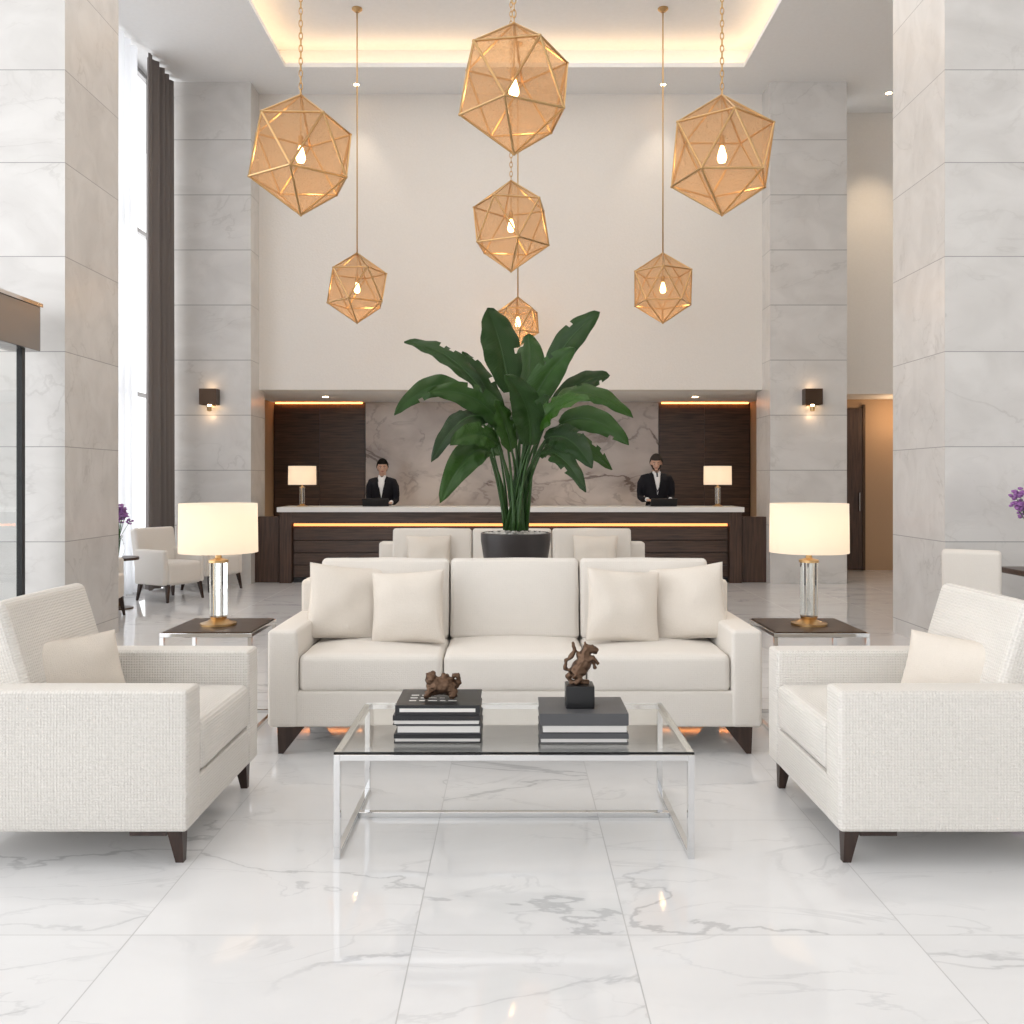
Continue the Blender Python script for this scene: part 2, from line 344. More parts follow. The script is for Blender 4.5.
# ------------------------------------------------------------------ ceiling with tray
bm=bmesh.new()
X0,X1,Y0,Y1=-3.05,3.12,2.0,12.1; OX0,OX1,OY0,OY1=-8,8,-8,15.3
def slab(bm,x0,x1,y0,y1,z0,z1):
    r=bmesh.ops.create_cube(bm,size=1)['verts']
    for v in r: v.co=Vector((x0+(v.co.x+.5)*(x1-x0),y0+(v.co.y+.5)*(y1-y0),z0+(v.co.z+.5)*(z1-z0)))
slab(bm,OX0,X0,OY0,OY1,H,H+.06); slab(bm,X1,OX1,OY0,OY1,H,H+.06)
slab(bm,X0,X1,OY0,Y0,H,H+.06); slab(bm,X0,X1,Y1,OY1,H,H+.06)
e=.3; T=H+.37
slab(bm,X0-e-.1,X0-e,Y0-e,Y1+e,H+.06,T); slab(bm,X1+e,X1+e+.1,Y0-e,Y1+e,H+.06,T)
slab(bm,X0-e,X1+e,Y1+e,Y1+e+.1,H+.06,T); slab(bm,X0-e,X1+e,Y0-e-.1,Y0-e,H+.06,T)
slab(bm,X0-e-.1,X1+e+.1,Y0-e-.1,Y1+e+.1,T,T+.1)
bm2('ceiling',bm,M_ceil)
cv=grp('ceiling_cove_light')
box('led_1',(X0-.2,Y1+.1,H+.065),(X1+.2,Y1+.16,H+.085),M_cove,cv)
box('led_2',(X0-.16,Y0,H+.065),(X0-.1,Y1+.05,H+.085),M_cove,cv)
box('led_3',(X1+.1,Y0,H+.065),(X1+.16,Y1+.05,H+.085),M_cove,cv)
def downlight(x,y,z,p=15,col=(1,.84,.66),ang=90,rs=1):
    g=grp('recessed_downlight',(x,y,z))
    lathe('ring',[(.05*rs,-.004),(.065*rs,-.008),(.07*rs,-.001)],M_white,g,seg=20); lathe('lens',[(.0,-.009),(.048*rs,-.009)],M_spot,g,seg=20)
    if p: spot('beam',(0,0,-.03),p,col,ang,parent=g)
for x in (-2.18,2.12): downlight(x,12.62,H,32,ang=70,rs=.7)
for x in (-2.9,-1.05,1.0,2.85): downlight(x,14.0,2.75,42,ang=110)
downlight(5.4,12.9,H,150,(1,.78,.54),80,.8)
# ------------------------------------------------------------------ entrance door on left
d=grp('door_2',(-3.95,0,0))
box('header',(-.16,4.5,2.50),(.10,7.35,2.86),M_brush,d,.006)
box('header_cap',(-.17,4.5,2.86),(.11,7.37,2.89),M_chrome,d)
for k,y in enumerate((7.22,6.0,4.6)): box('stile_%d'%k,(-.03,y,0.01),(.02,y+.045,2.5),M_black,d)
box('rail',(-.03,4.6,0.005),(.02,7.22,.08),M_black,d)
box('glass_pane',(-.012,4.64,.08),(-.004,7.22,2.5),M_glass,d)
# ------------------------------------------------------------------ sconces
def sconce(x):
    g=grp('wall_sconce',(x,12.55,2.6))
    box('backplate',(-.06,-.02,-.12),(.06,0,.10),M_bronzed,g)
    bm=bmesh.new(); 
    for (a,b) in (((-.12,-.16),(.12,-.155)),((-.12,-.155),(-.115,-.02)),((.115,-.155),(.12,-.02)),((-.12,-.02),(.12,-.015))):
        slab(bm,a[0],b[0],a[1],b[1],-.11,.11)
    bm2('shade',bm,M_bronzed,g)
    lathe('bulb',[(0,-.14),(.022,-.125),(.025,-.07),(.015,.0),(0,.02)],M_bulb,g,(0,-.09,-.03),seg=12)
    box('arm',(-.01,-.09,-.10),(.01,-.0,-.085),M_gold,g); lathe('candle_cup',[(.0,-.20),(.03,-.195),(.034,-.13),(.03,-.13)],M_gold,g,(0,-.09,0),seg=14)
    point('glow',(0,-.09,.14),.4,(1,.66,.38),.03,g); point('glow_low',(0,-.09,-.26),.5,(1,.66,.38),.03,g)
sconce(-4.19); sconce(4.16)
# ------------------------------------------------------------------ reception desk
rd=grp('reception_desk',(0,12.7,0))
box('counter_top',(-3.29,-.12,1.0),(3.25,.6,1.07),M_white,rd,.008)
box('end_panel_1',(-3.27,-.05,0),(-3.10,.5,1.0),M_dwoodz,rd,.004); box('end_panel_2',(3.06,-.05,0),(3.23,.5,1.0),M_dwoodz,rd,.004)
box('fascia',(-3.10,-.05,.84),(3.06,.03,1.0),M_dwood,rd,.003)
box('led_strip',(-3.08,.0,.80),(3.04,.03,.836),M_desk_led,rd)
box('body',(-3.10,.07,0),(3.06,.5,1.0),M_dwood,rd)
for k in range(4): box('slat_%d'%k,(-3.09,.02,.08+.175*k),(3.05,.07,.08+.175*k+.16),M_dwood,rd,.006)
box('plinth',(-3.09,.03,0),(3.05,.07,.07),M_black,rd)
box('wall_desk_left',(-3.64,12.74,0),(-3.30,12.9,.93),M_dwoodz,None,.004)
box('wall_desk_right',(3.26,12.74,0),(3.60,12.9,.93),M_dwoodz,None,.004)
# ------------------------------------------------------------------ table lamp
def table_lamp(x,y,z,r,hs,zb,small=False):
    g=grp('table_lamp',(x,y,z)); 
    bm=bmesh.new(); seg=48
    A=[bm.verts.new((r*math.cos(2*math.pi*k/seg),r*math.sin(2*math.pi*k/seg),zb)) for k in range(seg)]
    B=[bm.verts.new((r*.985*math.cos(2*math.pi*k/seg),r*.985*math.sin(2*math.pi*k/seg),zb+hs)) for k in range(seg)]
    for k in range(seg): bm.faces.new([A[k],A[(k+1)%seg],B[(k+1)%seg],B[k]])
    me=D.meshes.new('shade'); bm.to_mesh(me); bm.free(); obj('shade',me,M_shade,g,smooth=True)
    s=zb/.43
    lathe('foot',[(.105*s,0),(.105*s,.012*s),(.07*s,.02*s),(.045*s,.035*s),(.05*s,.05*s),(0.0,.05*s)],M_gold,g,seg=32)
    for k,(dx,dy) in enumerate(((-.032,-.0),(.032,.0),(0,.035),(0,-.035))):
        lathe('glass_rod_%d'%k,[(.021*s,.05*s),(.021*s,zb-.06*s)],M_glass,g,(dx*s,dy*s,0),seg=16)
    lathe('core',[(.006,.05*s),(.006,zb-.06*s)],M_gold,g,seg=8)
    lathe('collar',[(.058*s,zb-.06*s),(.058*s,zb-.045*s),(.02*s,zb-.035*s),(.014*s,zb),(.014*s,zb+hs*.3),(0,zb+hs*.3)],M_gold,g,seg=24)
    lathe('stem',[(.004,zb+hs*.3),(.004,zb+hs-.01)],M_gold,g,seg=10)
    for k in range(3):
        a=k*2.094; tube('spider_%d'%k,[(0,0,zb+hs-.02),(r*.98*math.cos(a),r*.98*math.sin(a),zb+hs-.02)],.002,M_gold,g,4)
    point('bulb_light',(0,0,zb+hs*.5),2.2 if not small else 2.0,(1,.72,.46),.05,g)
def side_table(x0,x1,y0,y1,z):
    g=grp('side_table',((x0+x1)/2,(y0+y1)/2,0)); w=(x1-x0)/2; dd=(y1-y0)/2
    box('top_frame',(-w,-dd,z-.03),(w,dd,z-.006),M_chrome,g,.003); box('top_glass',(-w+.015,-dd+.015,z-.006),(w-.015,dd-.015,z),M_bronzed,g)
    for i,sx in enumerate((-1,1)):
        for j,sy in enumerate((-1,1)):
            box('leg_%d%d'%(i,j),(sx*w-.011*(1+sx),sy*dd-.011*(1+sy),.0),(sx*w+.011*(1-sx),sy*dd+.011*(1-sy),z-.03),M_chrome,g)
        box('rail_%d'%i,(sx*w-.011*(1+sx),-dd,.0),(sx*w+.011*(1-sx),dd,.02),M_chrome,g)
    box('rail_back',(-w,dd-.022,0),(w,dd,.02),M_chrome,g)
side_table(-1.99,-1.47,5.08,5.62,.59); side_table(1.48,2.02,5.08,5.62,.59)
table_lamp(-1.745,5.35,.591,.228,.29,.43); table_lamp(1.765,5.35,.591,.228,.29,.43)
table_lamp(-3.03,13.0,1.071,.20,.27,.31,True); table_lamp(2.97,13.0,1.071,.20,.27,.31,True)
# ------------------------------------------------------------------ soft furniture
def leg(name,x,y,h,parent,dx=0,dy=0,w=.028,ext=0):
    bm=bmesh.new(); a=[];b=[]
    for sx,sy in ((-1,-1),(1,-1),(1,1),(-1,1)):
        a.append(bm.verts.new((x+dx+sx*w*.5,y+dy+sy*w*.5,0)))
        ex=ext if (ext*sx>0) else 0
        b.append(bm.verts.new((x+sx*w+ex,y+sy*w,h)))
    bm.faces.new(a[::-1]); bm.faces.new(b)
    for k in range(4): bm.faces.new([a[k],a[(k+1)%4],b[(k+1)%4],b[k]])
    bm2(name,bm,M_leg,parent)
def piping(name,w,dp,z,r,mat,parent,loc,rot=(0,0,0),rad=.005,plane='XY'):
    pts=[]
    for cx,cy,a0 in ((1,1,0),(-1,1,90),(-1,-1,180),(1,-1,270)):
        for k in range(5):
            a=math.radians(a0+k*22.5); p=(cx*(w/2-r)+r*math.cos(a),cy*(dp/2-r)+r*math.sin(a))
            pts.append((p[0],p[1],z) if plane=='XY' else (p[0],z,p[1]))
    bm=bmesh.new(); tube_bm(bm,pts,rad,6,True); bm2(name,bm,mat,parent,loc,rot,True)
def pillow(name,w,h,t,loc,rot,mat,parent,n=18,seed=0):
    bm=bmesh.new()
    for sg in (-1,1):
        g=[]
        for i in range(n+1):
            row=[]
            for j in range(n+1):
                u=-math.cos(math.pi*i/n); v=-math.cos(math.pi*j/n)
                x=u*w/2*(1-.07*(1-v*v)); z=v*h/2*(1-.07*(1-u*u))
                y=sg*t/2*max(0,(1-u*u)*(1-v*v))**.42
                wr=noise.noise(Vector((x*7+seed,z*7,sg*3)))*.028*max(0,(1-u*u)*(1-v*v))**.3
                row.append(bm.verts.new((x,y+wr,z)))
            g.append(row)
        for i in range(n):
            for j in range(n):
                f=[g[i][j],g[i+1][j],g[i+1][j+1],g[i][j+1]]
                bm.faces.new(f if sg<0 else f[::-1])
    bmesh.ops.remove_doubles(bm,verts=bm.verts,dist=1e-5)
    o=bm2(name,bm,mat,parent,loc,rot,True)
    pts=[]
    for a,b in (((-1,-1),(1,-1)),((1,-1),(1,1)),((1,1),(-1,1)),((-1,1),(-1,-1))):
        for k in range(8):
            u=a[0]+(b[0]-a[0])*k/8; v=a[1]+(b[1]-a[1])*k/8
            pts.append((u*w/2*(1-.07*(1-v*v)),0,v*h/2*(1-.07*(1-u*u))))
    bm=bmesh.new(); tube_bm(bm,pts,.004,6,True); bm2(name+'_piping',bm,mat,parent,loc,rot,True)
    return o
def sofa(name,x,y,rz=0,mat=M_sofa,pl=None):
    g=grp(name,(x,y,0),rz); L=2.60; aw=.16; dp=.88; hl=L/2
    rbox('base',(L-.02,dp-.02,.19),.015,(0,dp/2,.245),mat,g)
    for k,sx in enumerate((-1,1)):
        rbox('arm_%d'%k,(aw,dp,.51),.022,(sx*(hl-aw/2),dp/2,.405),mat,g,(.004,.004,.004))
    rbox('back',(L-.02,.17,.70),.03,(0,dp-.085,.50),mat,g)
    w=(L-2*aw)/3
    for k in range(3):
        cx=-hl+aw+w*(k+.5)
        rbox('seat_cushion_%d'%k,(w-.004,.70,.20),.035,(cx,.36,.43),mat,g,(0,.008,.022),n=8,wob=.004)
        piping('seat_piping_%d'%k,w-.02,.685,.075,.03,mat,g,(cx,.36,.43))
        piping('seat_piping_low_%d'%k,w-.02,.685,-.08,.03,mat,g,(cx,.36,.43))
        rbox('back_cushion_%d'%k,(w-.008,.19,.47),.03,(cx,.635,.745),mat,g,(0,.03,.006),rot=(math.radians(-9),0,0),n=8,wob=.005)
        piping('back_piping_%d'%k,w-.02,.46,-.08,.025,mat,g,(cx,.635,.745),rot=(math.radians(-9),0,0),plane='XZ',rad=.004)
    for i,(lx,ly) in enumerate(((-hl+.07,.06),(hl-.07,.06),(-hl+.07,dp-.06),(hl-.07,dp-.06))):
        sg=1 if lx<0 else -1
        leg('leg_%d'%i,lx,ly,.155,g,-.01*sg,0,.026,ext=.10*sg)
    if pl:
        for i,(px,py,pz,s,ty,rzz) in enumerate(pl):
            pillow('throw_pillow_%d'%i,s,s*.98,.17,(px,py,pz),(math.radians(-16),math.radians(ty),math.radians(rzz)),M_pil,g,seed=i*5)
    return g
sofa('sofa',.015,4.72,pl=[(-.97,.46,.745,.44,6,16),(-.60,.34,.735,.42,-4,-8),(.61,.35,.74,.42,5,8),(.99,.45,.745,.44,-7,-16)])
sofa('sofa',0.0,8.0,pl=[(-.78,.42,.73,.42,0,5),(.78,.42,.73,.42,0,-5)])
def armchair(x,y,rz,prot):
    g=grp('armchair',(x,y,0),rz); L=.94; aw=.15; dp=1.04; hl=L/2; mat=M_arm
    rbox('base',(L-.02,dp-.03,.17),.012,(0,dp/2,.215),mat,g)
    for k,sx in enumerate((-1,1)):
        rbox('arm_%d'%k,(aw,dp-.02,.53),.018,(sx*(hl-aw/2),dp/2,.395),mat,g,(.003,.003,.003))
    a=math.radians(-17)
    rbox('back_shell',(L-2*aw-.005,.10,.52),.02,(0,dp-.06,.40),mat,g)
    rbox('back_cushion',(L-2*aw+.05,.24,.52),.035,(0,dp-.225,.70),mat,g,(0,.012,.006),rot=(a,0,0),n=8)
    rbox('seat_cushion',(L-2*aw-.006,.80,.20),.03,(0,.405,.41),mat,g,(0,.008,.02),n=8,wob=.003)
    piping('seat_piping',L-2*aw-.02,.785,.075,.03,mat,g,(0,.405,.41))
    piping('seat_piping_low',L-2*aw-.02,.785,-.08,.03,mat,g,(0,.405,.41))
    for i,(lx,ly) in enumerate(((-hl+.06,.07),(hl-.06,.07),(-hl+.06,dp-.08),(hl-.06,dp-.08))):
        leg('leg_%d'%i,lx,ly,.135,g,0,-.015 if ly<.5 else .015,.03)
    box('under_rail_1',(-hl+.035,.10,.105),(-hl+.075,.24,.132),M_leg,g); box('under_rail_2',(hl-.075,.10,.105),(hl-.035,.24,.132),M_leg,g)
    pillow('lumbar_pillow',.42,.26,.13,(prot[0],.625,.665),(math.radians(-20),0,math.radians(prot[1])),M_pil,g,seed=3)
armchair(-1.205,3.835,math.radians(90),(-.06,-32))
armchair(1.215,3.835,math.radians(-90),(.06,32))
# ------------------------------------------------------------------ coffee table
ct=grp('coffee_table',(.008,3.44,0)); W=.69; Dp=.76; TH=.41; b=.024
for k,sx in enumerate((-1,1)):
    x0,x1=(-W,-W+b) if sx<0 else (W-b,W)
    box('leg_front_%d'%k,(x0,0,0),(x1,b*1.3,TH-.012),M_chrome,ct,.002); box('leg_rear_%d'%k,(x0,Dp-b*1.3,0),(x1,Dp,TH-.012),M_chrome,ct,.002)
    box('foot_rail_%d'%k,(x0,b*1.3,0),(x1,Dp-b*1.3,.022),M_chrome,ct,.002); box('side_rail_%d'%k,(x0,b*1.3,TH-.034),(x1,Dp-b*1.3,TH-.012),M_chrome,ct,.002)
box('apron_front',(-W+b,0,TH-.034),(W-b,.014,TH-.012),M_chrome,ct,.002); box('apron_rear',(-W+b,Dp-.014,TH-.034),(W-b,Dp,TH-.012),M_chrome,ct,.002)
box('stretcher',(-W+b,.42,0),(W-b,.45,.024),M_chrome,ct,.002)
box('glass_top',(-W,0,TH-.010),(W,Dp,TH),M_glass,ct,.001)
def book_stack(x,y,w,dp,hs,cols,offs):
    g=grp('stack_of_books',(x,y,TH+.001)); z=0
    for i,(h,c,of) in enumerate(zip(hs,cols,offs)):
        ww=w+of[2]; ox,oy=of[0],of[1]
        box('cover_low_%d'%i,(ox-ww/2,oy,z),(ox+ww/2,oy+dp,z+.004),c,g); box('cover_top_%d'%i,(ox-ww/2,oy,z+h-.004),(ox+ww/2,oy+dp,z+h),c,g)
        box('pages_%d'%i,(ox-ww/2+.005,oy+.003,z+.004),(ox+ww/2-.005,oy+dp-.004,z+h-.004),M_page,g)
        if i==len(hs)-1: box('spine_%d'%i,(ox-ww/2,oy-.003,z),(ox+ww/2,oy,z+h),c,g)
        elif i!=1: box('spine_%d'%i,(ox-ww/2,oy-.003,z+h*.5),(ox+ww/2,oy,z+h),c,g)
        z+=h+.0005
    return g,z
g1,z1=book_stack(-.295,3.56,.345,.27,[.034,.034,.038,.04],[M_blackb,M_greyb,M_blackb,M_blackb],[(0,0,.0),(.004,.003,-.01),(-.004,0,.0),(0,.004,-.01)])
for k in range(3):
    xx=-.12
    for j in range(5-k):
        wl=random.uniform(.02,.045); box('title_%d_%d'%(k,j),(xx,.07+.045*k,z1-.0004),(xx+wl,.082+.045*k,z1+.0004),M_page,g1); xx+=wl+.012
box('spine_label',(-.15,-.0006,z1-.027),(.15,.0008,z1-.013),M_page,g1)
g2,z2=book_stack(.285,3.55,.35,.27,[.038,.034,.045],[M_greyb,M_greyb,M_greyb],[(0,0,0),(.003,.003,-.01),(0,0,0)])
def sculpt(name,parts,mat,parent,vox=.006,loc=(0,0,0),rz=0,jit=0):
    bm=bmesh.new()
    for pts,rad in parts: tube_bm(bm,pts,rad,10)
    o=bm2(name,bm,mat,parent,loc,(0,0,rz),True)
    r=o.modifiers.new('r','REMESH'); r.mode='VOXEL'; r.voxel_size=vox; r.use_smooth_shade=True
    if vox<.01 and jit:
        tx=D.textures.new(name+'_t','CLOUDS'); tx.noise_scale=.02
        dm=o.modifiers.new('d','DISPLACE'); dm.texture=tx; dm.strength=jit; dm.mid_level=.5
    s=o.modifiers.new('s','SMOOTH'); s.iterations=2
    return o
sc1=grp('bronze_lion_sculpture',(-.29,3.68,TH+.006+z1))
sculpt('figure',[([(-.05,0,.03),(-.02,0,.045),(.03,0,.045),(.055,0,.035)],[.028,.038,.038,.032]),
 ([(-.03,0,.05),(-.045,-.005,.085),(-.06,-.01,.085)],[.026,.028,.016]),([(-.045,0,.07),(-.03,0,.105)],[.018,.009]),
 ([(-.045,-.02,.03),(-.05,-.03,.012),(-.065,-.035,.012)],[.016,.014,.011]),([(-.045,.02,.03),(-.05,.03,.010),(-.07,.035,.010)],[.012,.010,.008]),
 ([(.045,-.02,.03),(.06,-.03,.015),(.035,-.04,.012)],[.020,.016,.012]),([(.045,.02,.03),(.06,.03,.015),(.035,.04,.010)],[.016,.012,.008]),
 ([(.055,0,.04),(.075,0,.06),(.068,0,.09),(.045,0,.085)],[.012,.011,.011,.012]),([(.01,0,.06),(.02,0,.095)],[.022,.014])],M_bronze,sc1,.0035,jit=.016)
sc2=grp('bronze_horse_sculpture',(.275,3.67,TH+.001+z2))
rbox('plinth',(.115,.10,.09),.004,(0,0,.045),M_black,sc2,n=2)
sculpt('figure',[([(-.02,0,.13),(.0,0,.15),(.02,0,.18),(.022,0,.215)],[.030,.036,.034,.026]),
 ([(.02,0,.205),(.035,0,.235),(.05,-.005,.232),(.075,-.01,.222)],[.022,.025,.019,.011]), ([(.03,0,.24),(.02,0,.262)],[.012,.004]),
 ([(.025,0,.19),(.06,.01,.18),(.065,.01,.15)],[.013,.010,.007]),([(.025,-.02,.19),(.055,-.025,.20),(.075,-.025,.175)],[.014,.011,.008]),
 ([(-.02,-.018,.13),(.0,-.022,.112),(-.02,-.022,.092)],[.022,.014,.011]),([(-.02,.018,.13),(-.045,.022,.115),(-.03,.022,.092)],[.020,.012,.010]),
 ([(-.03,0,.14),(-.058,0,.15),(-.055,0,.185),(-.035,0,.20),(-.02,0,.23),(-.03,0,.262)],[.010,.009,.009,.010,.010,.006]),
 ([(.012,0,.20),(-.005,0,.215),(-.01,0,.195)],[.012,.010,.006]),([(-.04,0,.094),(.04,0,.094)],[.012,.012])],M_bronze,sc2,.0035,jit=.012)
# ------------------------------------------------------------------ planter + plant
PY=7.05
pl=grp('planter',(.03,PY,0))
lathe('pot',[(.20,0),(.21,.02),(.255,.85),(.275,.98),(.275,1.035),(.262,1.04),(.255,1.02),(.25,.99),(0,.985)],M_pot,pl)
bm=bmesh.new()
for k in range(170):
    a=random.uniform(0,6.28); r=.235*math.sqrt(random.random()); 
    mt=Matrix.Translation((r*math.cos(a),r*math.sin(a),1.02+random.uniform(-.02,.01)))@Matrix.Rotation(random.random()*6,4,'X')@Matrix.Diagonal((1,.8,.65,1))
    bmesh.ops.create_icosphere(bm,subdivisions=1,radius=random.uniform(.018,.03),matrix=mt)
bm2('pebbles',bm,M_peb,pl,smooth=True)
plant=grp('bird_of_paradise_plant',(.03,PY,1.0))
def px(x,y,dy=0):
    s=900/(PY+dy); return Vector(((x-512)/s-.03,dy,1.45+(480-y)/s-1.0))
leaves=[(510,392,487,308,-.10,.17,.10),(548,372,600,312,.0,.11,.02),(480,388,404,342,.05,.09,.03),(462,392,394,415,-.15,.09,.06),(488,420,431,462,-.35,.10,.05),
(490,452,440,503,-.25,.12,.05),(505,430,428,392,-.30,.11,.05),(556,402,633,418,.1,.10,.06),(560,424,629,445,-.1,.11,.05),(545,440,592,468,-.3,.12,.05),
(540,455,586,492,-.35,.09,.04),(528,415,575,348,-.2,.12,.02),(503,425,462,352,.15,.10,.03),(527,400,528,334,.2,.13,.03),(552,410,610,375,.25,.10,.03),
(515,440,470,418,.3,.12,.04),(530,445,505,375,-.38,.13,.03),(545,448,612,470,.3,.10,.05),(500,455,455,478,.3,.10,.05),(520,420,545,360,.35,.12,.02),
(498,445,450,445,-.42,.10,.04),(535,430,590,400,-.42,.11,.04),(512,450,495,400,-.3,.10,.02),(525,445,548,395,-.15,.11,.02)]
bl=bmesh.new(); uvl=bl.loops.layers.uv.new('UVMap'); st=bmesh.new(); 
for i,(bx,by,tx,ty,dy,wd,arch) in enumerate(leaves):
    B=px(bx,by,dy*.6); Tt=px(tx,ty,dy*1.5)
    a=random.uniform(0,6.28); r0=random.uniform(.02,.10)
    root=Vector((r0*math.cos(a)*.9+(bx-516)*.0009,r0*math.sin(a),.058))
    dirv=(Tt-B); ln=dirv.length
    c1=root+Vector((0,0,(B.z-root.z)*.55))+Vector(((B.x-root.x)*.15,(B.y-root.y)*.15,0))
    pts=[]
    for k in range(11):
        t=k/10; pts.append(root*(1-t)**2+c1*2*t*(1-t)+B*t*t)
    tube_bm(st,pts,[.015-.008*k/10 for k in range(11)],7)
    up=Vector((0,0,1)); tanB=(pts[-1]-pts[-2]).normalized()
    C=B+tanB*ln*.35+dirv*.25+up*arch*ln
    n=18; m=5
    nrm0=Vector((random.uniform(-.45,.45),-1,random.uniform(.1,.9))).normalized()
    rows=[]; mid=[]
    splits=set(random.sample(range(5,15),3))
    for k in range(n+1):
        t=k/n; p=B*(1-t)**2+C*2*t*(1-t)+Tt*t*t; tg=((C-B)*(1-t)+(Tt-C)*t).normalized()
        side=tg.cross(nrm0).normalized(); nr=side.cross(tg).normalized()
        if nr.dot(nrm0)<0: nr=-nr
        w=wd*(math.sin(math.pi*min(1,(t*.93+.045))**.85))**.75*(1.0 if t<.97 else .5)
        if k==n: w=.003
        row=[]
        for j in range(-m,m+1):
            u=j/m; rip=.012*math.sin(t*24+u*3+i)*abs(u)
            row.append((p+side*u*w*(1-.08*abs(u)*(.5))+nr*(.45*w*abs(u)-.38*w*u*u*1.1+rip),t,u))
        rows.append(row); mid.append(p-nr*.002)
    vs=[[bl.verts.new(q[0]) for q in row] for row in rows]
    for k in range(n):
        for j in range(2*m):
            if k in splits and (j in (0,1) if i%2 else j in (2*m-1,2*m-2)): 
                if k%2==0: continue
            f=bl.faces.new([vs[k][j],vs[k+1][j],vs[k+1][j+1],vs[k][j+1]])
            q=[(k,j),(k+1,j),(k+1,j+1),(k,j+1)]
            for l,(kk,jj) in zip(f.loops,q):
                l[uvl].uv=((rows[kk][jj][1]-abs(rows[kk][jj][2])*.12)*2.0,rows[kk][jj][2])
    tube_bm(st,mid,[.008*(1-.8*k/n) for k in range(n+1)],6)
for i in range(9):
    a=random.uniform(0,6.28); r0=random.uniform(.03,.12); q=Vector((random.uniform(-.22,.22),random.uniform(-.2,.2),random.uniform(.75,1.05)))
    r=Vector((r0*math.cos(a),r0*math.sin(a),.058)); tube_bm(st,[r,r*.6+q*.4+Vector((0,0,.05)),q],[.016,.011,.005],7)
me=D.meshes.new('leaves'); bl.to_mesh(me); bl.free(); obj('leaves',me,M_leaf,plant,smooth=True)
bm2('stems',st,M_rib,plant,smooth=True)
# ------------------------------------------------------------------ pendants
def pendant(x,y,z,R,rz,chain=True,tilt=0):
    g=grp('icosahedron_pendant_lamp',(x,y,z))
    rot=Matrix.Rotation(tilt,3,'Y')@Matrix.Rotation(rz,3,'Z')
    bm=bmesh.new(); bmesh.ops.create_icosphere(bm,subdivisions=1,radius=R)
    for v in bm.verts: 
        v.co=rot@v.co; v.co.x*=.93; v.co.y*=.93
    bf=bmesh.new(); 
    for e in bm.edges: tube_bm(bf,[e.verts[0].co,e.verts[1].co],.009,6)
    for v in bm.verts: bmesh.ops.create_icosphere(bf,subdivisions=1,radius=.014,matrix=Matrix.Translation(v.co))
    me=D.meshes.new('mesh_panels'); bm.to_mesh(me); bm.free(); obj('mesh_panels',me,M_amber,g)
    bm2('frame',bf,M_gold,g)
    top=(rot@Vector((0,0,R)))
    lathe('socket',[(.0,.16),(.02,.15),(.022,.07),(.0,.07)],M_gold,g,seg=14); tube('stem',[(top.x,top.y,top.z),(0,0,.15)],.005,M_gold,g,6)
    lathe('bulb',[(.012,.07),(.02,.05),(.036,-.01),(.038,-.030),(.026,-.058),(0,-.066)],M_bulb,g,seg=20)
    L=T-z-top.z
    if chain:
        bm=bmesh.new(); n=int(L/.05)
        for k in range(n+1):
            c=Vector((top.x,top.y,top.z+.02+k*(L-.03)/n)); pts=[]
            for q in range(10):
                a=2*math.pi*q/10; o=.014*math.cos(a); zz=.032*math.sin(a)
                pts.append(c+(Vector((o,0,zz)) if k%2 else Vector((0,o,zz))))
            tube_bm(bm,pts,.0045,5,True)
        bm2('chain',bm,M_gold,g,smooth=True)
    else: tube('rod',[(top.x,top.y,top.z),(top.x,top.y,T-z)],.009,M_gold,g,8)
    lathe('canopy',[(.0,0),(.012,.0),(.03,-.0),(.065,.03),(.065,.045),(0,.045)],M_gold,g,(top.x,top.y,T-z-.045),seg=24)
    point('bulb_light',(0,0,-.15),4.2,(1,.70,.44),.05,g)
pendant(-1.69,7.2,4.05,.48,.35); pendant(1.68,7.2,4.05,.48,.95)
pendant(.015,6.6,4.32,.48,.15,tilt=.0)
pendant(-.01,9.5,4.13,.48,.5)
pendant(-1.945,11.3,3.86,.44,.2,False); pendant(1.895,11.3,3.86,.44,.8,False)
pendant(.08,12.2,3.59,.34,.4,False)
